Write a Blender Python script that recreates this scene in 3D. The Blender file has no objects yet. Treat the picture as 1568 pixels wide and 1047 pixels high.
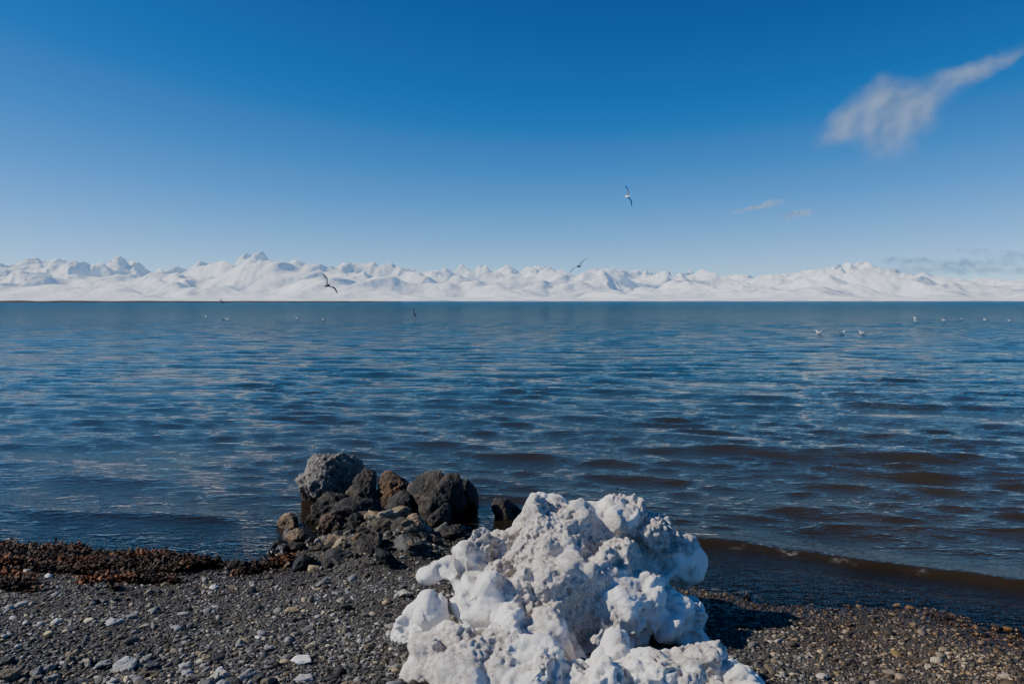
import bpy, math, random
import numpy as np
from mathutils import Vector, Matrix, Euler

random.seed(7)
rng = np.random.default_rng(11)
scene = bpy.context.scene
col = scene.collection

# ------------------------------------------------------------------ noise
_perm = np.random.default_rng(3).permutation(256)
_perm = np.concatenate([_perm, _perm, _perm])
def _fade(t): return t*t*t*(t*(t*6-15)+10)
def perlin2(x, y, seed=0):
    x = np.asarray(x, float)+seed*17.31; y = np.asarray(y, float)+seed*5.77
    xi = np.floor(x).astype(np.int64); yi = np.floor(y).astype(np.int64)
    xf = x-xi; yf = y-yi
    def g(ix, iy, dx, dy):
        h = _perm[_perm[(ix) & 255]+(iy & 255)]
        a = h*(2*math.pi/256)
        return np.cos(a)*dx+np.sin(a)*dy
    u = _fade(xf); v = _fade(yf)
    a = g(xi, yi, xf, yf); b = g(xi+1, yi, xf-1, yf)
    c = g(xi, yi+1, xf, yf-1); d = g(xi+1, yi+1, xf-1, yf-1)
    return ((a+(b-a)*u)+((c+(d-c)*u)-(a+(b-a)*u))*v)*1.4
_g3 = np.random.default_rng(5).normal(size=(256, 3)); _g3 /= np.linalg.norm(_g3, axis=1)[:, None]
def perlin3(p, seed=0):
    p = np.asarray(p, float)+np.array([seed*13.1, seed*7.7, seed*3.3])
    i = np.floor(p).astype(np.int64); f = p-i
    u = _fade(f)
    out = 0
    for dx in (0, 1):
        for dy in (0, 1):
            for dz in (0, 1):
                h = _perm[_perm[_perm[(i[:, 0]+dx) & 255]+((i[:, 1]+dy) & 255)]+((i[:, 2]+dz) & 255)]
                gr = _g3[h]
                d = f-np.array([dx, dy, dz])
                w = (u[:, 0] if dx else 1-u[:, 0])*(u[:, 1] if dy else 1-u[:, 1])*(u[:, 2] if dz else 1-u[:, 2])
                out = out+w*(gr*d).sum(1)
    return out*1.5
def fbm2(x, y, oct=5, seed=0, gain=.5):
    s = 0; a = 1; f = 1
    for o in range(oct):
        s = s+a*perlin2(x*f, y*f, seed+o); a *= gain; f *= 2.03
    return s
def sstep(a, b, x):
    t = np.clip((x-a)/(b-a), 0, 1); return t*t*(3-2*t)

# ------------------------------------------------------------------ mesh helpers
def build_mesh(name, V, F, smooth=True):
    V = np.ascontiguousarray(V, dtype=np.float32); F = np.ascontiguousarray(F, dtype=np.int32)
    me = bpy.data.meshes.new(name)
    n = F.shape[1]
    me.vertices.add(len(V)); me.vertices.foreach_set('co', V.ravel())
    me.loops.add(F.size); me.loops.foreach_set('vertex_index', F.ravel())
    me.polygons.add(len(F)); me.polygons.foreach_set('loop_start', np.arange(0, F.size, n, dtype=np.int32))
    me.update(calc_edges=True)
    me.polygons.foreach_set('use_smooth', np.full(len(F), smooth, dtype=bool))
    me.update()
    return me
def add_obj(name, me, mat=None):
    ob = bpy.data.objects.new(name, me); col.objects.link(ob)
    if mat: me.materials.append(mat)
    return ob
def grid_faces(R, C):
    i = np.arange(R*C).reshape(R, C)
    return np.stack([i[:-1, :-1], i[:-1, 1:], i[1:, 1:], i[1:, :-1]], -1).reshape(-1, 4)
def set_attr(me, name, arr):
    a = me.attributes.new(name, 'FLOAT', 'POINT'); a.data.foreach_set('value', np.ascontiguousarray(arr.ravel(), dtype=np.float32))
def set_col(me, name, arr):
    a = me.attributes.new(name, 'FLOAT_COLOR', 'POINT')
    c = np.ones((len(arr), 4), dtype=np.float32); c[:, :3] = arr
    a.data.foreach_set('color', c.ravel())

# ------------------------------------------------------------------ node helpers
class NT:
    def __init__(s, nt): s.nt = nt
    def n(s, t, **kw):
        nd = s.nt.nodes.new(t)
        for k, v in kw.items(): setattr(nd, k, v)
        return nd
    def l(s, a, b): s.nt.links.new(a, b)
    def val(s, sock, v):
        if hasattr(v, 'is_output'): s.l(v, sock)
        else: sock.default_value = v
    def math(s, op, a, b=0.0, clamp=False):
        nd = s.n('ShaderNodeMath', operation=op, use_clamp=clamp)
        s.val(nd.inputs[0], a); s.val(nd.inputs[1], b); return nd.outputs[0]
    def maprange(s, v, a, b, c=0.0, d=1.0):
        nd = s.n('ShaderNodeMapRange'); s.val(nd.inputs[0], v)
        for k, x in zip((1, 2, 3, 4), (a, b, c, d)): nd.inputs[k].default_value = x
        return nd.outputs[0]
    def mixc(s, f, a, b, mode='MIX'):
        nd = s.n('ShaderNodeMix', data_type='RGBA', blend_type=mode)
        s.val(nd.inputs[0], f); s.val(nd.inputs[6], a); s.val(nd.inputs[7], b); return nd.outputs[2]
    def noise(s, vec, scale, detail=4, rough=.55):
        nd = s.n('ShaderNodeTexNoise'); s.l(vec, nd.inputs['Vector'])
        nd.inputs['Scale'].default_value = scale; nd.inputs['Detail'].default_value = detail
        nd.inputs['Roughness'].default_value = rough; return nd.outputs['Fac']
    def voro(s, vec, scale, out='Distance', feature='F1'):
        nd = s.n('ShaderNodeTexVoronoi', feature=feature); s.l(vec, nd.inputs['Vector'])
        nd.inputs['Scale'].default_value = scale; return nd.outputs[out]
    def mapping(s, vec, scale=(1, 1, 1), rot=(0, 0, 0)):
        nd = s.n('ShaderNodeMapping'); s.l(vec, nd.inputs[0]); nd.inputs['Scale'].default_value = scale
        nd.inputs['Rotation'].default_value = rot; return nd.outputs[0]
    def ramp(s, f, stops):
        nd = s.n('ShaderNodeValToRGB'); s.l(f, nd.inputs[0]); cr = nd.color_ramp
        while len(cr.elements) < len(stops): cr.elements.new(.5)
        for e, (p, c) in zip(cr.elements, stops):
            e.position = p; e.color = (*c, 1)
        return nd.outputs[0]
    def bump(s, h, strength, dist, normal=None):
        nd = s.n('ShaderNodeBump'); s.l(h, nd.inputs['Height'])
        nd.inputs['Strength'].default_value = strength; nd.inputs['Distance'].default_value = dist
        if normal: s.l(normal, nd.inputs['Normal'])
        return nd.outputs[0]
def new_mat(name):
    m = bpy.data.materials.new(name); m.use_nodes = True; nt = m.node_tree; nt.nodes.clear()
    k = NT(nt); out = k.n('ShaderNodeOutputMaterial'); return m, k, out
def principled(k, out, rough=.8, spec=.3):
    p = k.n('ShaderNodeBsdfPrincipled'); p.inputs['Roughness'].default_value = rough
    p.inputs['Specular IOR Level'].default_value = spec
    k.l(p.outputs[0], out.inputs[0]); return p
def C(r, g, b): return (r, g, b, 1.0)

# ------------------------------------------------------------------ sun, sky
EL = math.radians(38); AZ = math.radians(-92)     # azimuth from +Y, negative = left
S = Vector((math.sin(AZ)*math.cos(EL), math.cos(AZ)*math.cos(EL), math.sin(EL)))
w = bpy.data.worlds.new("World"); scene.world = w; w.use_nodes = True
w.node_tree.nodes.clear(); k = NT(w.node_tree)
sky = k.n('ShaderNodeTexSky', sky_type='NISHITA'); sky.sun_disc = False
sky.sun_elevation = EL; sky.sun_rotation = AZ
sky.altitude = 4500; sky.air_density = 1.0; sky.dust_density = 0.6; sky.ozone_density = 2.5
hs = k.n('ShaderNodeHueSaturation'); hs.inputs['Saturation'].default_value = 1.12
k.l(sky.outputs[0], hs.inputs['Color'])
SKS = .12
sp_ = k.n('ShaderNodeSeparateColor'); k.l(hs.outputs[0], sp_.inputs[0]); cb = k.n('ShaderNodeCombineColor')
for ch, (A_, g_, cmp_) in enumerate([(5.0, 2.5, 1.25), (1.76, 1.56, .30), (1.66, 1.42, .08)]):    # deep, clear high-altitude blue
    v = k.math('POWER', k.math('MAXIMUM', k.math('MULTIPLY', sp_.outputs[ch], SKS), 0.0), g_)
    v = k.math('MINIMUM', k.math('MULTIPLY', v, A_), 2.5)
    v = k.math('DIVIDE', v, k.math('ADD', k.math('MULTIPLY', v, cmp_), 1.0))
    k.l(k.math('MULTIPLY', v, 1/SKS), cb.inputs[ch])
bg = k.n('ShaderNodeBackground'); bg.inputs[1].default_value = SKS
k.l(cb.outputs[0], bg.inputs[0]); wo = k.n('ShaderNodeOutputWorld'); k.l(bg.outputs[0], wo.inputs[0])
sl = bpy.data.lights.new('sun', 'SUN'); sl.energy = 5.0; sl.angle = math.radians(.6); sl.color = (1, .95, .87)
so = bpy.data.objects.new('sun', sl); col.objects.link(so); so.rotation_euler = S.to_track_quat('Z', 'Y').to_euler()
so.location = (-20, 10, 20)

# ------------------------------------------------------------------ camera
cam = bpy.data.cameras.new('camera'); co = bpy.data.objects.new('camera', cam); col.objects.link(co)
co.location = (0, 0, 1.75); cam.lens = 28; cam.sensor_width = 36
co.rotation_euler = (math.radians(90-2.93), 0, 0)
cam.clip_start = .05; cam.clip_end = 90000
scene.camera = co

# ------------------------------------------------------------------ ground height
WX = [-60, -8, -5, -3.7, -2.6, -1.75, -1.3, -.4, .3, 1.05, 2.2, 2.72, 5, 9, 60]
WY = [9, 6.3, 5.95, 5.6, 5.35, 5.12, 5.35, 5.35, 5.1, 4.68, 4.45, 4.0, 3.2, 2.4, -4]
def waterline(x): return np.interp(x, WX, WY)
def ground_h(x, y):
    d = waterline(x)+.12*perlin2(x*1.3, y*.4, 4)+.05*perlin2(x*4, y*2, 9)-y
    h = np.where(d > 0, .10*d-.006*np.clip(d, 0, 6)**2, .13*d)
    h = np.where(d > 6, .384+(d-6)*.02, h)
    h = np.maximum(h, -6+.0*d)
    h = h+.17*np.exp(-(((x+1.0-(y-6)*-.25)/.55)**2+((y-5.85)/.85)**2))*(1+.7*perlin2(x*3, y*3, 2))
    near = np.exp(-(np.maximum(0, np.hypot(x, y-4)-6)/6)**2)
    h = h+near*(.02*fbm2(x*1.6, y*2.2, 4, 21)+.006*perlin2(x*12, y*12, 6))
    return h

gx = np.concatenate([-np.geomspace(9000, 6.2, 40), np.arange(-6, 6.01, .02), np.geomspace(6.2, 9000, 40)])
gy = np.concatenate([-np.geomspace(400, .5, 24), np.linspace(0, 2.4, 30), np.arange(2.415, 7.6, .015), np.geomspace(7.7, 8600, 50)])
GX, GY = np.meshgrid(gx, gy); GZ = ground_h(GX, GY)
me = build_mesh('ground', np.stack([GX, GY, GZ], -1).reshape(-1, 3), grid_faces(*GX.shape))
m, k, out = new_mat('gravel_ground')
p = principled(k, out, .85, .3)
geo = k.n('ShaderNodeNewGeometry'); pos = geo.outputs['Position']
vcol = k.voro(pos, 120, 'Color'); sep = k.n('ShaderNodeSeparateColor'); k.l(vcol, sep.inputs[0])
c1 = k.ramp(sep.outputs[0], [(0, (.025, .023, .021)), (.5, (.07, .065, .058)), (.85, (.15, .132, .108)), (1, (.30, .265, .22))])
big = k.noise(pos, 1.3, 4)
c2 = k.mixc(k.maprange(big, .35, .65), c1, C(.053, .045, .037))
sx = k.n('ShaderNodeSeparateXYZ'); k.l(pos, sx.inputs[0])
wetn = k.math('ADD', sx.outputs[2], k.math('MULTIPLY', k.math('SUBTRACT', big, .5), .06))
wet = k.maprange(wetn, .02, .07, 1, 0)
c3 = k.mixc(wet, c2, C(.5, .40, .28), 'MULTIPLY')
k.l(c3, p.inputs['Base Color']); k.l(k.maprange(wet, 0, 1, .85, .3), p.inputs['Roughness'])
vd = k.voro(pos, 120); vd2 = k.voro(pos, 300)
hh = k.math('ADD', k.math('MULTIPLY', vd, -1), k.math('MULTIPLY', vd2, -.4))
k.l(k.bump(hh, .9, .008), p.inputs['Normal'])
add_obj('ground', me, m)

# ------------------------------------------------------------------ pebble maker
def ico(sub):
    import bmesh
    bm = bmesh.new(); bmesh.ops.create_icosphere(bm, subdivisions=sub, radius=1)
    V = np.array([v.co[:] for v in bm.verts]); F = np.array([[v.index for v in f.verts] for f in bm.faces]); bm.free()
    return V, F
def rand_rot(n):
    q = rng.normal(size=(n, 4)); q /= np.linalg.norm(q, axis=1)[:, None]
    a, b, c, d = q.T
    return np.stack([np.stack([1-2*(c*c+d*d), 2*(b*c-a*d), 2*(b*d+a*c)], -1),
                     np.stack([2*(b*c+a*d), 1-2*(b*b+d*d), 2*(c*d-a*b)], -1),
                     np.stack([2*(b*d-a*c), 2*(c*d+a*b), 1-2*(b*b+c*c)], -1)], 1)
def angular(V, r2, npl=9, lo=.62):
    N = r2.normal(size=(npl, 3)); N /= np.linalg.norm(N, axis=1)[:, None]
    D = r2.uniform(lo, 1.0, npl); dots = V@N.T
    r = np.min(np.where(dots > .05, D/np.maximum(dots, .05), 9), axis=1)
    return V*np.minimum(r, 1.15)[:, None]
def scatter(px, py, pz, size, sub, colors, jit=.22, flat=.6):
    V, F = ico(sub); n = len(px)
    nv = len(V); K = 24
    if sub >= 2: var = np.stack([angular(V, rng, 10) for _ in range(K)])*(1+jit*.25*rng.normal(size=(K, nv, 1)))
    else: var = V[None]*(1+jit*rng.normal(size=(K, nv, 1))*.7)
    idx = rng.integers(0, K, n)
    sc = np.stack([1+.35*rng.random(n), .8+.3*rng.random(n), .55+.3*rng.random(n)], -1)
    vv = var[idx]*sc[:, None, :]*size[:, None, None]
    R = rand_rot(n)
    vv = np.einsum('nij,nvj->nvi', R, vv)
    vv[:, :, 2] *= flat
    vv += np.stack([px, py, pz], -1)[:, None, :]
    FF = (F[None]+(np.arange(n)*nv)[:, None, None]).reshape(-1, 3)
    cc = np.repeat(colors, nv, axis=0)
    return vv.reshape(-1, 3), FF, cc
def merge(parts):
    V = []; F = []; Cc = []; o = 0
    for v, f, c in parts:
        V.append(v); F.append(f+o); Cc.append(c); o += len(v)
    return np.concatenate(V), np.concatenate(F), np.concatenate(Cc)
def stone_cols(n, warm=.3, lo=.04, hi=.26):
    v = lo+(hi-lo)*rng.random(n)**2.6
    t = (rng.random(n) < warm)*rng.random(n)
    return np.stack([v*(1.03+.40*t), v*(1.0+.12*t), v*(.93-.33*t)], -1)

m_peb, k, out = new_mat('pebble_stone')
p = principled(k, out, .8, .35)
at = k.n('ShaderNodeAttribute', attribute_name='col'); geo = k.n('ShaderNodeNewGeometry')
sx = k.n('ShaderNodeSeparateXYZ'); k.l(geo.outputs['Position'], sx.inputs[0])
nn = k.noise(geo.outputs['Position'], 160, 3)
cc = k.mixc(1.0, at.outputs['Color'], k.ramp(nn, [(.3, (.7, .7, .7)), (.7, (1.25, 1.25, 1.25))]), 'MULTIPLY')
wet = k.maprange(sx.outputs[2], .025, .07, 1, 0)
cc = k.mixc(wet, cc, C(.5, .40, .27), 'MULTIPLY'); k.l(cc, p.inputs['Base Color'])
k.l(k.maprange(wet, 0, 1, .82, .25), p.inputs['Roughness'])
k.l(k.bump(nn, .5, .004), p.inputs['Normal'])

def pebble_field(n, ylo, yhi_off, s_med, s_sig, smax, sub, xr, warm, lo, hi, cond=None):
    y = ylo+(5.9-ylo)*rng.random(n)**1.25
    u = rng.uniform(xr[0], xr[1], n); x = u*(y+.4)
    ok = y < waterline(x)+yhi_off
    if cond is not None: ok &= cond(x, y)
    x = x[ok]; y = y[ok]; n = len(x)
    s = np.minimum(s_med*np.exp(s_sig*rng.normal(size=n)), smax)
    z = ground_h(x, y)+s*.15
    cc = stone_cols(n, warm, lo, hi)
    cc *= (.80+.42*np.clip(fbm2(x*1.5, y*2.5, 3, 33), -1, 1))[:, None]
    rt = sstep(.8, 2.0, x)[:, None]; cc = cc*(1-rt)+cc*rt*np.array([1.08, .86, .62])
    return scatter(x, y, z, s, sub, cc)
parts = [pebble_field(95000, 2.6, .7, .0058, .42, .016, 1, (-.82, .82), .4, .032, .40),
         pebble_field(7200, 2.6, .9, .0115, .42, .03, 2, (-.82, .82), .45, .04, .46)]
V, F, cc = merge(parts)
me = build_mesh('gravel', V, F, True); set_col(me, 'col', cc); add_obj('gravel', me, m_peb)
# larger stones bottom left and scattered
parts = [pebble_field(2800, 2.5, .2, .019, .45, .055, 3, (-.85, -.1), .45, .055, .5, lambda x, y: (y < 3.35+.12*np.sin(x*3)+.15*np.clip(-x-1, -1, 1.2)) | (rng.random(len(x)) < .05)),
         pebble_field(340, 2.5, .5, .018, .35, .045, 3, (-.85, .85), .4, .05, .36)]
# rubble over the rocky spit
n = 620
sx_ = -1.0+.5*rng.normal(size=n); sy_ = 5.8+.5*rng.normal(size=n)
sx_ = sx_-(sy_-5.9)*.25
ok = (sy_ > 4.95) & (sy_ < 6.9) & (sx_ > -1.95) & (sx_ < -.2); sx_ = sx_[ok]; sy_ = sy_[ok]; n = len(sx_)
ss = np.minimum(.024*np.exp(.6*rng.normal(size=n)), .085)
rc = stone_cols(n, .85, .022, .28); rc *= (.65+.8*np.clip(perlin2(sx_*4, sy_*4, 3), -.6, .8))[:, None]
parts.append(scatter(sx_, sy_, ground_h(sx_, sy_)+ss*.2, ss, 3, rc, .2, .85))
V, F, cc = merge(parts)
V = V+.006*perlin3(V*30)[:, None]
me = build_mesh('stones', V, F, False); set_col(me, 'col', cc); add_obj('stones', me, m_peb)

# ------------------------------------------------------------------ rocks
def rock_mat(name, base, dark, warm, warm_amt, scale=9, rough=.75):
    m, k, out = new_mat(name); p = principled(k, out, rough, .35)
    tc = k.n('ShaderNodeTexCoord'); o = tc.outputs['Object']
    geo = k.n('ShaderNodeNewGeometry')
    n1 = k.noise(o, scale, 8, .65); n2 = k.noise(o, scale*4, 6, .7); n3 = k.noise(o, scale*.5, 3)
    c = k.ramp(n1, [(.3, dark), (.52, base), (.75, tuple(min(1, b*1.9) for b in base))])
    c = k.mixc(k.math('MULTIPLY', k.maprange(n3, .45, .62), warm_amt), c, C(*warm))
    c = k.mixc(1.0, c, k.ramp(n2, [(.3, (.5, .5, .5)), (.7, (1.35, 1.35, 1.35))]), 'MULTIPLY')
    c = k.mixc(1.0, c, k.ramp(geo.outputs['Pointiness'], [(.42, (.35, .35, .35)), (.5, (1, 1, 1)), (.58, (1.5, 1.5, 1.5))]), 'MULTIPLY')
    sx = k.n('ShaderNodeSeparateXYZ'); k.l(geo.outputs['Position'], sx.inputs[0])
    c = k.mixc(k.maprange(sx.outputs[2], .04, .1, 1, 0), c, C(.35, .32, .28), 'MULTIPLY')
    k.l(c, p.inputs['Base Color'])
    h = k.math('ADD', n2, k.math('MULTIPLY', k.voro(o, scale*7), .5))
    k.l(k.bump(h, .8, .02), p.inputs['Normal'])
    return m
def make_rock(name, loc, size, seed, mat, nplanes=13, rough=.12, sub=6, rotz=0, pit=.05, lo=.6):
    V, F = ico(sub); r2 = np.random.default_rng(seed)
    P = angular(V, r2, nplanes, lo)
    for f, a in ((1.5, rough), (3.4, rough*.7), (8, rough*.4), (18, pit*.6), (40, pit*.3)):
        nz = perlin3(P*f, seed)
        if f in (3.4, 8): nz = .4-np.abs(nz)*1.6
        P = P+V*(a*nz)[:, None]
    P *= np.array(size)
    me = build_mesh(name, P, F, True); ob = add_obj(name, me, mat); ob.location = loc; ob.rotation_euler[2] = rotz
    return ob
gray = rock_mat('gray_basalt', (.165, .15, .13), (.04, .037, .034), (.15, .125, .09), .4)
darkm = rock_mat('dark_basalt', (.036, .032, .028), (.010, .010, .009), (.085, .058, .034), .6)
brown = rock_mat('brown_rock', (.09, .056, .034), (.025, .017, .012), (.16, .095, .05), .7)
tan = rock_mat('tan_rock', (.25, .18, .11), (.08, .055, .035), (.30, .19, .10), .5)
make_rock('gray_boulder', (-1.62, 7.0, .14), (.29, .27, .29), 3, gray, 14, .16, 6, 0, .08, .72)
for loc, sz, sd, mt in [
    ((-1.22, 6.55, .10), (.16, .15, .22), 5, darkm), ((-1.03, 6.85, .10), (.17, .13, .16), 6, brown),
    ((-.62, 6.35, .12), (.23, .19, .29), 34, darkm), ((-.46, 6.6, .10), (.15, .16, .22), 9, darkm),
    ((-1.45, 6.35, .05), (.19, .15, .14), 10, darkm), ((-.05, 6.4, .02), (.13, .12, .13), 12, darkm),
    ((-.68, 5.65, .10), (.13, .10, .11), 13, tan), ((-1.35, 5.95, .07), (.13, .09, .08), 14, brown),
    ((-.9, 6.3, .10), (.15, .12, .13), 15, darkm), ((-.93, 5.15, .08), (.10, .08, .13), 17, darkm),
    ((-1.2, 6.15, .10), (.17, .13, .11), 19, darkm), ((-.55, 6.05, .07), (.13, .1, .11), 20, darkm),
    ((-1.75, 6.15, .03), (.12, .08, .06), 21, tan), ((-1.0, 5.85, .12), (.10, .08, .08), 22, tan),
    ((-1.78, 5.1, .01), (.06, .05, .07), 23, darkm), ((-1.6, 5.75, .03), (.12, .08, .05), 24, tan),
    ((-1.22, 5.45, .06), (.09, .07, .07), 26, tan), ((-.42, 5.65, .07), (.1, .07, .08), 28, darkm), ((-1.05, 5.55, .07), (.1, .08, .08), 30, brown)]:
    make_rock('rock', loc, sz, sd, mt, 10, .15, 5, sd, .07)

# ------------------------------------------------------------------ seaweed wrack
def wrack(n):
    x = rng.uniform(-5.4, -1.5, n); t = rng.random(n)
    dens = sstep(-1.3, -2.8, x)
    y = waterline(x)+.06-.95*t*(.3+.7*dens)+.12*perlin2(x*2, x*0)
    keep = (fbm2(x*2.2, y*4, 3, 5) > -.3+.6*(1-dens)+.8*(t-.45)); x = x[keep]; y = y[keep]; n = len(x)
    z = ground_h(x, y)+.035*rng.random(n)*(1+fbm2(x*3, y*3, 2, 8))
    L = rng.uniform(.015, .07, n); W = rng.uniform(.003, .012, n)
    th = rng.uniform(0, 2*np.pi, n); el = rng.normal(0, .5, n)
    P = np.zeros((n, 8, 3)); bend = rng.normal(0, .8, n)
    cx, cy, cz = x.copy(), y.copy(), z.copy()
    for s in range(4):
        a = th+bend*s; wx = -np.sin(a)*W; wy = np.cos(a)*W; tw = rng.normal(0, .004, n)
        P[:, 2*s] = np.stack([cx+wx, cy+wy, cz+tw], -1); P[:, 2*s+1] = np.stack([cx-wx, cy-wy, cz-tw], -1)
        cx = cx+np.cos(a)*L/3; cy = cy+np.sin(a)*L/3; cz = cz+np.sin(el)*L/3*(1 if s < 2 else -1)
    f = np.array([[0, 1, 3, 2], [2, 3, 5, 4], [4, 5, 7, 6]])
    F = (f[None]+(np.arange(n)*8)[:, None, None]).reshape(-1, 4)
    v = rng.random(n); big = .12+.9*sstep(-.05, .45, perlin2(x*2.2, y*5, 31)+.4*perlin2(x*9, y*9, 3))
    c = np.stack([.025+.24*v*big, .015+.085*v*big, .008+.022*v*big], -1)
    return P.reshape(-1, 3), F, np.repeat(c, 8, 0)
V, F, cc = wrack(38000)
me = build_mesh('seaweed', V, F, False); set_col(me, 'col', cc)
m, k, out = new_mat('dried_seaweed'); p = principled(k, out, .7, .3)
at = k.n('ShaderNodeAttribute', attribute_name='col'); k.l(at.outputs['Color'], p.inputs['Base Color'])
add_obj('seaweed', me, m)

# ------------------------------------------------------------------ snow pile
blobs = [ # x, y, z, r
 (.56, 4.2, .60, .125), (.50, 4.15, .52, .15), (.225, 4.25, .61, .11), (.17, 4.2, .53, .12), (.38, 4.2, .50, .165), (.06, 4.2, .50, .085),
 (-.02, 4.15, .43, .10), (-.16, 4.1, .475, .08), (-.24, 4.05, .43, .075), (-.31, 4.0, .39, .065), (-.40, 4.0, .375, .05),
 (.70, 4.2, .48, .12), (.82, 4.2, .40, .11), (.86, 4.2, .33, .12), (.29, 4.1, .39, .27), (.61, 4.2, .32, .27), (-.05, 4.0, .33, .16), (-.18, 4.0, .3, .12),
 (-.42, 3.7, .23, .09), (-.46, 3.68, .17, .085), (-.37, 3.72, .30, .075), (-.14, 3.8, .26, .15), (.05, 3.75, .19, .19),
 (.32, 3.85, .2, .24), (.12, 3.8, .3, .16), (.52, 3.85, .22, .18), (.72, 3.92, .22, .12), (.78, 3.85, .17, .12), (.82, 3.86, .1, .11), (.62, 3.78, .28, .10),
 (.40, 3.85, .40, .12), (.55, 3.92, .45, .11), (.2, 3.95, .5, .10),
 (-.24, 3.4, .14, .17), (-.33, 3.3, .1, .15), (0, 3.45, .16, .17), (.14, 3.5, .18, .14), (-.1, 3.2, .12, .2), (.1, 3.2, .12, .2), (.28, 3.5, .06, .13),
 (.44, 3.32, .14, .11), (.58, 3.31, .15, .10), (.70, 3.33, .14, .10), (.84, 3.33, .15, .10), (.95, 3.25, .12, .09), (1.02, 3.18, .09, .09), (.6, 3.12, .1, .18), (.85, 3.05, .1, .15), (.35, 3.1, .1, .2), (.4, 3.6, .06, .12),
]
V0, F0 = ico(3); Vs = []; Fs = []; o = 0
rb = np.random.default_rng(77)
for (x, y, z, r) in blobs:
    for q in range(3):
        B_ = angular(V0, rb, 8, .6)*(1.1 if q == 0 else .72)
        off = np.zeros(3) if q == 0 else rb.normal(size=3)*r*.38
        Vs.append(B_*r*rb.uniform(.88, 1.12, 3)+np.array([x, y, z])+off); Fs.append(F0+o); o += len(V0)
me = build_mesh('tmp', np.concatenate(Vs), np.concatenate(Fs)); tmp = add_obj('snow_tmp', me)
md = tmp.modifiers.new('r', 'REMESH'); md.mode = 'VOXEL'; md.voxel_size = .007
ms = tmp.modifiers.new('s', 'SMOOTH'); ms.iterations = 4; ms.factor = .6
dg = bpy.context.evaluated_depsgraph_get(); ev = tmp.evaluated_get(dg)
me = bpy.data.meshes.new_from_object(ev); bpy.data.objects.remove(tmp)
n = len(me.vertices); P = np.zeros(n*3, np.float32); me.vertices.foreach_get('co', P); P = P.reshape(-1, 3).astype(float)
def normals():
    a = np.zeros(n*3, np.float32); me.vertices.foreach_get('normal', a); return a.reshape(-1, 3)
N = normals(); warp = np.stack([perlin3(P*5, 3), perlin3(P*5, 4), perlin3(P*5, 5)], -1)*.09
Q = P+warp
b1 = np.abs(perlin3(Q*4.0, 1)); b2 = np.abs(perlin3(Q*9, 2)); b3 = perlin3(Q*20, 6)
g = sstep(-.2, .25, perlin3(P*2.9, 14)+.25*perlin3(P*9, 15))      # crusty, pitted areas vs smooth melted ones
disp = .065*(b1-.28)+.030*(b2-.25)+.014*b3*(.35+g)
P = P+N*disp[:, None]; me.vertices.foreach_set('co', P.astype(np.float32).ravel()); me.update()
N = normals()
d2 = (.004+.008*g)*perlin3(P*38, 7)+(.0025+.006*g)*perlin3(P*75, 8)-.016*g*sstep(.15, .5, perlin3(P*42, 12))
P = P+N*d2[:, None]; me.vertices.foreach_set('co', P.astype(np.float32).ravel())
me.polygons.foreach_set('use_smooth', np.ones(len(me.polygons), dtype=bool)); me.update()
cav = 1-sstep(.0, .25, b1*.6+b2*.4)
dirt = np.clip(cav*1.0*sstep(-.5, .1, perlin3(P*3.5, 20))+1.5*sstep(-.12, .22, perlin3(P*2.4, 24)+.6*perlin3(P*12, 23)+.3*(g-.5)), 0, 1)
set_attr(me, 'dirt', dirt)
me.name = 'snow_pile'; me.materials.clear()
m, k, out = new_mat('old_snow'); p = principled(k, out, .6, .2)
tc = k.n('ShaderNodeTexCoord'); ob_ = tc.outputs['Object']; at = k.n('ShaderNodeAttribute', attribute_name='dirt')
n1 = k.noise(ob_, 38, 6, .8)
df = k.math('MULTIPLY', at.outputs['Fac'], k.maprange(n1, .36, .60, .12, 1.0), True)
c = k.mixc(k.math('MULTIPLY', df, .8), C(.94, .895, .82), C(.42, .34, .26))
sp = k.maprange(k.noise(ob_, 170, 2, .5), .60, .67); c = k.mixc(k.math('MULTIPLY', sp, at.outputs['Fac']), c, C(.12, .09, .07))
k.l(c, p.inputs['Base Color'])
h = k.math('ADD', k.noise(ob_, 120, 4, .75), k.math('MULTIPLY', k.noise(ob_, 420, 2), .4))
k.l(k.bump(h, .8, .010), p.inputs['Normal'])
m_snow = m
add_obj('snow_pile', me, m)
for i, (x, y, s) in enumerate([(-.92, 3.42, .05), (-3.0, 4.85, .045), (-2.85, 4.82, .03), (-1.2, 3.7, .02), (-1.75, 4.6, .03), (-2.35, 5.0, .03)]):
    rk = make_rock('snow_chunk', (x, y, float(ground_h(np.array([x]), np.array([y]))[0])+s*.2), (s, s*.7, s*.4), 40+i, m_snow, 9, .15, 4, i)

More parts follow.
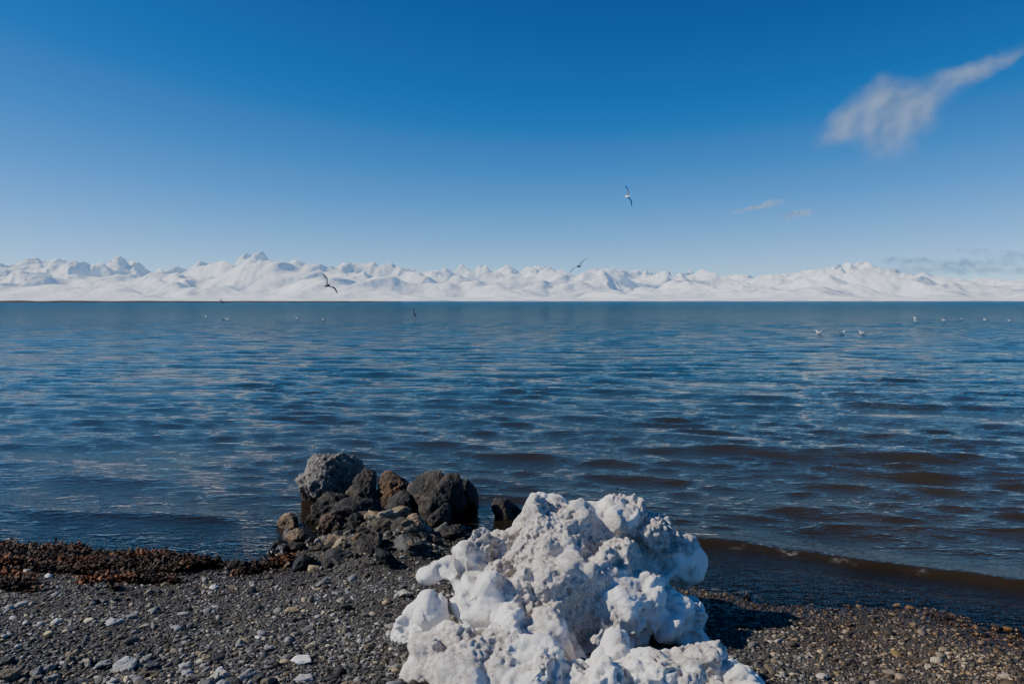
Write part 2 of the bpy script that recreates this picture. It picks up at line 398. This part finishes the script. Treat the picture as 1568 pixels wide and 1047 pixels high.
# ------------------------------------------------------------------ water
R, Cn = 1300, 950
LR = math.log(9200/3.0)
wy = np.geomspace(3.0, 9200, R); wu = np.linspace(-1.15, 1.15, Cn)
WU, WYg = np.meshgrid(wu, wy); WXg = WU*(WYg+1.0)
Z = np.zeros_like(WXg); DY = np.zeros_like(Z)
r3 = np.random.default_rng(21)
dist_shore = WYg-waterline(np.clip(WXg, -60, 60))
shore_f = sstep(.0, 3.0, dist_shore)
gust = np.clip(.85+.7*fbm2(WXg/4, WYg/2.5, 4, 40), .35, 1.7)
for i in range(170):
    lam = .11*(2.0/.11)**(r3.random()**1.2)
    th = math.radians(-90-9+r3.normal()*19)
    kx = math.cos(th)*2*math.pi/lam; ky = math.sin(th)*2*math.pi/lam
    sl_ = .019 if lam < .6 else .009
    a = sl_*lam/(2*math.pi); ph = r3.random()*6.283
    lim = np.searchsorted(wy, lam/3.0*R/LR)
    lim = max(lim, 2); lim = min(lim, R)
    xs = WXg[:lim]; ys = WYg[:lim]; arg = kx*xs+ky*ys+ph
    fade = (1-sstep(.6, 1.0, wy[:lim]/wy[lim-1]))[:, None]
    Z[:lim] += a*np.cos(arg)*fade*(gust[:lim] if lam < 1.2 else 1)
    DY[:lim] += -.8*a*np.sin(arg)*fade*(ky/math.hypot(kx, ky))
Z *= (.25+.75*shore_f); DY *= (.25+.75*shore_f)
def ridge(x0, y0, x1, y1, H, wf, wb, xa, xb, seed):
    yc = y0+(y1-y0)*(WXg-x0)/(x1-x0)+.10*perlin2(WXg*.9, WXg*0, seed)+.03*perlin2(WXg*4, WXg*0, seed+1)
    d = WYg-yc; f = sstep(xa[0], xa[1], WXg)*(1-sstep(xb[0], xb[1], WXg))
    hv = H*(1+.4*perlin2(WXg*1.5, WYg*.5, seed+3))
    return hv*np.where(d < 0, np.exp(-(d/wf)**2), np.exp(-(d/wb)**2))*f, d, f
r1, d1, f1 = ridge(1.26, 5.75, 3.1, 4.85, .042, .07, .28, (.5, 1.2), (5, 7), 51)
r2_, d2_, f2 = ridge(1.5, 9.6, 5, 8.8, .045, .3, .6, (.6, 2.2), (4, 7), 55)
r3_, _, _ = ridge(-5, 8.0, -1.8, 7.4, .018, .2, .45, (-7, -5), (-2.8, -1.9), 57)
r4_, _, _ = ridge(-5, 6.7, -1.8, 6.3, .014, .1, .3, (-7, -5), (-2.6, -1.9), 59)
Z = Z*(1-.5*f1*(1-sstep(-.25, .2, d1)))+r1+r2_+r3_+r4_
H = ground_h(WXg, WYg); depth = Z-H
foam = f1*np.exp(-((d1+.05)/.03)**2)*sstep(.05, .4, perlin2(WXg*3.3, WYg*1, 71))*.6
foam += .4*np.exp(-((depth-.006)/.005)**2)*(WYg < 8)*sstep(.2, .6, perlin2(WXg*1.5, WYg*1.5, 73))
foam += .5*sstep(.35, .6, perlin2(WXg*7, WYg*12, 75))*np.exp(-((WXg+.3)/.7)**2-((WYg-6.7)/.3)**2)
me = build_mesh('water', np.stack([WXg, WYg+DY, Z], -1).reshape(-1, 3), grid_faces(R, Cn))
set_attr(me, 'depth', depth); set_attr(me, 'foam', foam)
m, k, out = new_mat('lake_water')
geo = k.n('ShaderNodeNewGeometry'); pos = geo.outputs['Position']
sx = k.n('ShaderNodeSeparateXYZ'); k.l(pos, sx.inputs[0]); Y = sx.outputs[1]
dep = k.n('ShaderNodeAttribute', attribute_name='depth').outputs['Fac']
foa = k.n('ShaderNodeAttribute', attribute_name='foam').outputs['Fac']
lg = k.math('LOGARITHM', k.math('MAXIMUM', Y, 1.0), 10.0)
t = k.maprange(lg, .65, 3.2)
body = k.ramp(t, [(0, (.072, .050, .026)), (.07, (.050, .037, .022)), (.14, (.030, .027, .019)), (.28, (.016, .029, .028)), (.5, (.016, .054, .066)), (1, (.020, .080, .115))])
dif = k.n('ShaderNodeBsdfDiffuse'); k.l(body, dif.inputs[0])
tr = k.n('ShaderNodeBsdfTransparent'); tr.inputs[0].default_value = C(.92, .82, .63)
op = k.math('SUBTRACT', 1.0, k.math('EXPONENT', k.math('MULTIPLY', k.math('MAXIMUM', dep, 0.0), -3.0)))
mx1 = k.n('ShaderNodeMixShader'); k.l(op, mx1.inputs[0]); k.l(tr.outputs[0], mx1.inputs[1]); k.l(dif.outputs[0], mx1.inputs[2])
m1 = k.mapping(pos, (.4, 1, 1), (0, 0, math.radians(9)))
m2 = k.mapping(pos, (.55, 1, 1), (0, 0, math.radians(-12)))
nA = k.noise(m1, 17, 3, .6)
nB = k.noise(m2, 42, 2, .5)
nC = k.noise(m1, 5.0, 3, .6)
nD = k.noise(m2, 1.6, 4, .6)
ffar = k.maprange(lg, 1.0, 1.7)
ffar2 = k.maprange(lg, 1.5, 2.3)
hA = k.math('ADD', k.math('MULTIPLY', nA, .014), k.math('MULTIPLY', nB, .005))
hsum = k.math('ADD', hA, k.math('MULTIPLY', k.math('MULTIPLY', nC, .11), ffar))
hsum = k.math('ADD', hsum, k.math('MULTIPLY', k.math('MULTIPLY', nD, 1.0), ffar2))
bn = k.bump(hsum, 1.0, 1.0)
gl = k.n('ShaderNodeBsdfGlossy'); k.l(bn, gl.inputs['Normal'])
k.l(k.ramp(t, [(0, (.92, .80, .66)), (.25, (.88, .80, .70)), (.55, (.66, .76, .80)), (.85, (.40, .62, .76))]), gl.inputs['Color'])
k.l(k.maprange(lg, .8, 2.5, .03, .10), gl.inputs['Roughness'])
fr = k.n('ShaderNodeFresnel'); fr.inputs[0].default_value = 1.333; k.l(bn, fr.inputs['Normal'])
mx2 = k.n('ShaderNodeMixShader'); k.l(fr.outputs[0], mx2.inputs[0]); k.l(mx1.outputs[0], mx2.inputs[1]); k.l(gl.outputs[0], mx2.inputs[2])
fd = k.n('ShaderNodeBsdfDiffuse'); fd.inputs[0].default_value = C(.6, .6, .57)
fn = k.maprange(k.voro(pos, 90), .2, .5); ff = k.math('MULTIPLY', foa, k.math('MULTIPLY', fn, k.maprange(k.noise(pos, 14, 4), .48, .65)), True)
mx3 = k.n('ShaderNodeMixShader'); k.l(ff, mx3.inputs[0]); k.l(mx2.outputs[0], mx3.inputs[1]); k.l(fd.outputs[0], mx3.inputs[2])
k.l(mx3.outputs[0], out.inputs[0])
add_obj('water', me, m)

# ------------------------------------------------------------------ mountains
R, Cn = 460, 1500
my = np.linspace(9000, 21000, R); mu = np.linspace(-.95, .95, Cn)
MU, MY = np.meshgrid(mu, my); MX = MU*MY
epx = np.array([-400, 0, 30, 60, 110, 200, 260, 300, 350, 400, 450, 500, 550, 600, 650, 700, 760, 830, 880, 920, 980, 1010, 1070, 1150, 1200, 1250, 1300, 1335, 1380, 1450, 1568, 2000])
eh = np.array([54, 56, 60, 64, 60, 60, 50, 54, 62, 68, 61, 54, 56, 54, 46, 50, 50, 50, 44, 47, 46, 42, 44, 38, 42, 48, 56, 54, 44, 36, 30, 30])
E = np.interp(MU, (epx-784)/1220, eh/1220)
def ridged(x, y, oct, seed, gain=.45, soft=.004):
    s = 0; a = .55; f = 1; wgt = 1
    for o in range(oct):
        n_ = 1-(np.sqrt((1.25*perlin2(x*f, y*f, seed+o))**2+soft)-soft**.5); n_ = np.clip(n_, 0, 1)**2*wgt; wgt = np.clip(n_*1.5, 0, 1)
        s = s+a*n_; a *= gain; f *= 2.07
    return s
wx_ = MX+350*perlin2(MX/1900, MY/1900, 90); wy_ = MY+350*perlin2(MX/1900, MY/1900, 91)
back = ridged(wx_/2400, wy_/2400, 5, 80, .42, .006)
mid = ridged(wx_/1900, wy_/2500, 4, 95, .36, .014)
low = ridged(wx_/1700, wy_/2200, 4, 103, .28, .03)
HZ = E*MY*sstep(13800, 16800, MY)*np.clip((back-.15)/.80, 0, 1.3)
HZ = np.maximum(HZ, E*MY*1.0*sstep(11700, 13600, MY)*(1-sstep(15500, 17500, MY))*np.clip((mid-.22)/.70, 0, 1.2)*(.72+.6*perlin2(MX/3000, MY/3000, 97)))
HZ = np.maximum(HZ, E*MY*.8*sstep(10200, 11800, MY)*(1-sstep(13500, 15500, MY))*np.clip((low-.34)/.58, 0, 1.2)*(.6+.9*perlin2(MX/2400, MY/2400, 98)))
ang = (HZ/MY).max(axis=0); kern = np.exp(-(np.arange(-60, 61)/30.)**2); kern /= kern.sum()
angp = np.pad(ang, 60, mode='edge'); sm = np.convolve(angp, kern, 'valid')
HZ *= ((E[0]*.95)/sm)[None, :]
HZ += 4+12*sstep(9000, 9400, MY)+30*sstep(9300, 11000, MY)
HZ[0] = -3
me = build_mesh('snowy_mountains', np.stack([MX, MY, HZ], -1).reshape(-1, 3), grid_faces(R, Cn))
m, k, out = new_mat('mountain_snow')
geo = k.n('ShaderNodeNewGeometry'); pos = geo.outputs['Position']; sx = k.n('ShaderNodeSeparateXYZ'); k.l(pos, sx.inputs[0])
n1 = k.noise(pos, .005, 8, .6)
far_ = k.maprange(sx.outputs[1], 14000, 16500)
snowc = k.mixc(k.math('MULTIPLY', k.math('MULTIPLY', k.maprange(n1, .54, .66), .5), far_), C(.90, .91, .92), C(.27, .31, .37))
shore = k.maprange(sx.outputs[2], 3, 9, 1, 0); snowc = k.mixc(shore, snowc, C(.25, .22, .2))
d = k.n('ShaderNodeBsdfDiffuse'); k.l(snowc, d.inputs[0])
nb = k.noise(pos, .0013, 3, .45)
b0 = k.bump(nb, .9, 330); k.l(k.bump(n1, .4, 16, b0), d.inputs['Normal'])
em = k.n('ShaderNodeEmission'); em.inputs[0].default_value = C(.33, .58, .92); em.inputs[1].default_value = .9  # aerial haze painted on as blue glow, stronger with distance and near the base
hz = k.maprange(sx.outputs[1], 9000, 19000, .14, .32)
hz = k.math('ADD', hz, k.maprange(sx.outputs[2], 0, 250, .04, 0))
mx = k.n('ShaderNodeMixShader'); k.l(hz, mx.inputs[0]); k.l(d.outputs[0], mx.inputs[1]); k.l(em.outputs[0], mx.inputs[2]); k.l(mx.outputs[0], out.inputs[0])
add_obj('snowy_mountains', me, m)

# low brown spit at the left
a = np.linspace(0, 1, 300); b = np.linspace(-1, 1, 14)
A, B = np.meshgrid(a, b)
SX = -900+A*720; SY = 760+A*500+B*60*(1-.7*A)
SZ = (1-B**2)*(3.6-1.9*A)*(1+.35*perlin2(SX/30, SY/30, 3))-.35
me = build_mesh('sand_spit', np.stack([SX, SY, SZ], -1).reshape(-1, 3), grid_faces(14, 300))
m, k, out = new_mat('spit_sand'); p = principled(k, out, .9, .2)
geo = k.n('ShaderNodeNewGeometry'); n1 = k.noise(geo.outputs['Position'], .05, 4)
k.l(k.ramp(n1, [(.35, (.045, .035, .028)), (.65, (.10, .08, .06))]), p.inputs['Base Color'])
add_obj('sand_spit', me, m)

# ------------------------------------------------------------------ clouds
def cloud_mat(name, colr, amax):
    m, k, out = new_mat(name)
    at = k.n('ShaderNodeAttribute', attribute_name='vapour').outputs['Fac']
    d1_ = k.n('ShaderNodeBsdfDiffuse'); d1_.inputs[0].default_value = C(*colr)
    d2 = k.n('ShaderNodeBsdfTranslucent'); d2.inputs[0].default_value = C(*colr)
    mm = k.n('ShaderNodeMixShader'); mm.inputs[0].default_value = .5; k.l(d1_.outputs[0], mm.inputs[1]); k.l(d2.outputs[0], mm.inputs[2])
    tr = k.n('ShaderNodeBsdfTransparent'); m3 = k.n('ShaderNodeMixShader')
    k.l(k.math('MULTIPLY', at, amax, True), m3.inputs[0]); k.l(tr.outputs[0], m3.inputs[1]); k.l(mm.outputs[0], m3.inputs[2]); k.l(m3.outputs[0], out.inputs[0])
    return m
cm_w = cloud_mat('cloud_vapour', (.75, .77, .8), .58); cm_g = cloud_mat('cloud_vapour_gray', (.26, .32, .40), .6)
def make_cloud(center, along, across, lobes, seed, mat, freq=2.2, res=(260, 160), soft=.45, warp=1.0):
    """lobes: (u,v,ru,rv,weight) in the sheet's own coordinates"""
    u = np.linspace(-1, 1, res[0]); v = np.linspace(-1, 1, res[1]); U, Vv = np.meshgrid(u, v)
    along = np.array(along, float); across = np.array(across, float); nrm = np.cross(along, across); nrm /= np.linalg.norm(nrm)
    La = np.linalg.norm(along); Lc = np.linalg.norm(across); asp = La/Lc
    wu_ = U+warp*.10*fbm2(U*asp*freq*.8, Vv*freq*.8, 4, seed); wv_ = Vv+warp*.22*fbm2(U*asp*freq*.8+9, Vv*freq*.8, 4, seed+2)
    e = np.zeros_like(U)
    for (a_, b_, ra, rb_, wg) in lobes:
        e = 1-(1-e)*(1-np.clip(wg*np.exp(-(((wu_-a_)/ra)**2+((wv_-b_)/rb_)**2)), 0, .97))
    f = fbm2(U*asp*freq, Vv*freq, 6, seed+5, .5)
    dn = np.clip(e*(1+soft*f*1.3)-.10, 0, 1)*1.15
    edge = (1-sstep(.82, 1, np.abs(U)))*(1-sstep(.8, 1, np.abs(Vv)))
    dn = np.clip(dn, 0, 1)*edge
    bulge = .05*Lc*fbm2(U*asp*1.3, Vv*1.3, 3, seed+9)
    P = np.array(center)[None, None]+U[..., None]*along+Vv[..., None]*across+bulge[..., None]*nrm
    me = build_mesh('cloud', P.reshape(-1, 3), grid_faces(res[1], res[0])); set_attr(me, 'vapour', dn); add_obj('cloud', me, mat)
make_cloud((2530, 5000, 1265), (780, -80, 320), (-90, 190, 430), [(-.66, -.02, .16, .12, .55), (-.48, -.02, .22, .26, .8), (-.26, -.06, .25, .36, .9), (-.04, .0, .26, .28, .75), (.22, .10, .24, .17, .65), (.46, .14, .2, .14, .7), (.66, .04, .15, .11, .6), (-.28, -.40, .16, .25, .3)], 101, cm_w, 1.5, (260, 160), .42, .75)
make_cloud((1560, 5000, 590), (230, 0, 50), (-10, 60, 60), [(-.2, 0, .6, .25, .85), (.3, .2, .3, .2, .6)], 111, cm_w, 1.2)
make_cloud((1770, 5000, 540), (180, 0, 30), (-5, 60, 60), [(0, 0, .55, .38, .95), (.2, .1, .3, .3, .6)], 119, cm_w, 1.2, warp=.5)
make_cloud((4900, 8600, 460), (1300, 0, 20), (0, 120, 170), [(-.5, -.1, .25, .22, .65), (0, -.3, .35, .25, .75), (.5, .1, .3, .3, .6), (.1, .5, .2, .2, .5)], 121, cm_g, 1.6)
make_cloud((4500, 8600, 330), (1400, 0, 0), (0, 120, 150), [(-.4, .1, .2, .3, .5), (.2, 0, .45, .35, .75), (.7, 0, .2, .3, .5)], 127, cm_g, 1.3)

# ------------------------------------------------------------------ gulls
m_gull, k, out = new_mat('gull_feathers'); p = principled(k, out, .7, .2)
at = k.n('ShaderNodeAttribute', attribute_name='col'); k.l(at.outputs['Color'], p.inputs['Base Color'])
def loft(spine, rad, nseg=14, flat=1.0):
    spine = np.array(spine, float); V = []; n_ = len(spine)
    for i in range(n_):
        t_ = spine[min(i+1, n_-1)]-spine[max(i-1, 0)]; t_ /= np.linalg.norm(t_)
        side = np.array([1, 0, 0.]); up = np.cross(side, t_); up /= np.linalg.norm(up)
        rx, rz = rad[i]
        for j in range(nseg):
            a_ = 2*math.pi*j/nseg; V.append(spine[i]+side*math.cos(a_)*rx+up*math.sin(a_)*rz)
    F = []
    for i in range(n_-1):
        for j in range(nseg):
            F.append((i*nseg+j, i*nseg+(j+1) % nseg, (i+1)*nseg+(j+1) % nseg, (i+1)*nseg+j))
    return V, F
WHITE = (.78, .78, .77); GRAY = (.16, .165, .18); BLACK = (.012, .012, .012); BROWN = (.05, .035, .025); RED = (.35, .04, .02)
def join_parts(parts):
    V = []; F = []; Cc = []
    for v, f, c in parts:
        o_ = len(V); V += [tuple(q) for q in v]; F += [tuple(i+o_ for i in q) for q in f]; Cc += c
    return V, F, Cc
def flying_gull(loc, rot, a1, a2, sweep=.12, white=WHITE):
    parts = []
    sp = [(0, -.17, .01), (0, -.13, .005), (0, -.06, -.01), (0, .03, -.015), (0, .10, -.005), (0, .145, .012), (0, .175, .02), (0, .20, .018), (0, .212, .014), (0, .245, .004)]
    rd_ = [(.012, .008), (.028, .022), (.05, .045), (.055, .052), (.045, .042), (.03, .03), (.031, .031), (.022, .022), (.009, .010), (.002, .002)]
    v, f = loft(sp, rd_); c = []
    for i in range(len(sp)): c += [white if i < 5 else (BROWN if i < 8 else RED)]*14
    parts.append((v, f, c))
    parts.append(([(-.015, -.13, .012), (.015, -.13, .012), (.055, -.26, .01), (0, -.25, .016), (-.055, -.26, .01), (-.015, -.13, .004), (.015, -.13, .004), (.055, -.26, .006), (0, -.25, .006), (-.055, -.26, .006)],
                  [(0, 1, 3, 4), (1, 2, 3, 3), (5, 9, 8, 6), (6, 8, 7, 7), (0, 4, 9, 5), (1, 6, 7, 2), (2, 7, 8, 3), (3, 8, 9, 4)], [white]*10))
    for sgn in (-1, 1):
        st = []; x = .03; z = .02
        segs = [(0, 0, .17, 0), (.10, a1, .175, .02), (.20, a1, .165, .05), (.30, (a1+a2)/2, .15, .045), (.40, a2, .12, -.0), (.48, a2, .08, -.05), (.54, a2, .02, -.10)]
        px_ = 0
        for (s_, ang, ch, sw) in segs:
            ds = s_-px_; px_ = s_; x += ds*math.cos(ang); z += ds*math.sin(ang)
            le = .07+sw*sweep/.12; th_ = ch*.05+.003
            st.append([(sgn*x, le, z), (sgn*x, le-ch*.35, z+th_+.004), (sgn*x, le-ch, z), (sgn*x, le-ch*.4, z-th_*.3)])
        v = [q for s4 in st for q in s4]; f = []; c = []
        for i in range(len(st)):
            cl = GRAY if i < 4 else BLACK
            c += [cl, cl, (GRAY if i < 3 else BLACK), GRAY if i < 4 else BLACK]
            if i < len(st)-1:
                for j in range(4): f.append((i*4+j, i*4+(j+1) % 4, i*4+4+(j+1) % 4, i*4+4+j))
        f.append((len(v)-4, len(v)-3, len(v)-2, len(v)-1)); parts.append((v, f, c))
    V, F, Cc = join_parts(parts)
    F = [tuple(dict.fromkeys(q)) for q in F]
    me = bpy.data.meshes.new('gull'); me.from_pydata(V, [], F); me.update(); me.shade_smooth(); set_col(me, 'col', np.array(Cc))
    ob = add_obj('gull', me, m_gull); ob.location = loc; ob.rotation_euler = [math.radians(r) for r in rot]
    return ob
def floating_gull(loc, rz, s=1.0):
    sp = [(0, -.22, .075), (0, -.17, .06), (0, -.10, .035), (0, -.02, .02), (0, .07, .022), (0, .125, .05), (0, .14, .095), (0, .145, .13), (0, .165, .155), (0, .19, .155), (0, .205, .148), (0, .24, .138)]
    rd_ = [(.006, .006), (.025, .015), (.055, .035), (.075, .055), (.07, .055), (.045, .042), (.028, .03), (.026, .027), (.028, .028), (.022, .022), (.009, .01), (.002, .002)]
    v, f = loft(sp, rd_); c = []
    for i in range(len(sp)):
        for j in range(14):
            upz = math.sin(2*math.pi*j/14)
            if i == 0: q = BLACK
            elif i < 5 and upz > .6: q = (.5, .51, .53) if i > 1 else BLACK
            elif i < 10: q = WHITE
            else: q = RED
            c.append(q)
    parts = [(v, f, c)]
    for sgn in (-1, 1):   # folded wing
        vv, ff_ = loft([(sgn*.02, -.25, .085), (sgn*.035, -.18, .075), (sgn*.055, -.08, .06), (sgn*.062, .0, .055), (sgn*.05, .07, .055)], [(.004, .004), (.014, .016), (.022, .035), (.022, .035), (.005, .008)])
        parts.append((vv, ff_, [BLACK]*28+[(.6, .61, .63)]*42))
    V, F, Cc = join_parts(parts)
    me = bpy.data.meshes.new('floating_gull'); me.from_pydata(V, [], F); me.update(); me.shade_smooth(); set_col(me, 'col', np.array(Cc))
    ob = add_obj('floating_gull', me, m_gull); ob.location = loc; ob.rotation_euler[2] = rz; ob.scale = (s, s, s)
r_ = math.radians
DK = (.07, .06, .055)
flying_gull((5.3, 37, 1.75+37*.130), (20, 66, 35), r_(35), r_(-20))
flying_gull((3.1, 37, 1.75+37*.0435), (5, -38, 15), r_(15), r_(-12), white=DK)
flying_gull((-7.4, 32, 1.75+32*.0195), (15, -52, -150), r_(35), r_(0), white=DK)
flying_gull((-22, 110, 1.75+110*.046), (0, 20, 40), r_(25), r_(-15))
flying_gull((2.75, 110, 1.75+110*.019), (0, -60, 20), r_(25), r_(-15))
flying_gull((-39, 110, 1.75+110*.011), (0, 30, 40), r_(20), r_(-15))
flying_gull((-9.85, 80, .45), (0, 50, 70), r_(30), r_(5), white=DK)
flying_gull((-29, 80, 1.6), (0, 20, 70), r_(30), r_(5), white=DK)
flying_gull((21.7, 110, 5.5), (0, -20, 70), r_(30), r_(5))
for (x, y, rz) in [(16.6, 43, 1.2), (17.4, 42, -1.3), (18.5, 42, 1.5), (38, 70, 1.4), (40.5, 72, -1), (42.2, 71, 1.5), (44, 74, 2), (39.5, 78, .5), (42.5, 68, 1.6), (48, 72, 1.2),
                   (-26, 73, 1.3), (-27.2, 75, -1.2), (-21, 78, 1.5), (-17, 72, 1.6), (-33, 86, .9), (34.5, 68, 1.5)]:
    floating_gull((x, y, .04), rz, .95)
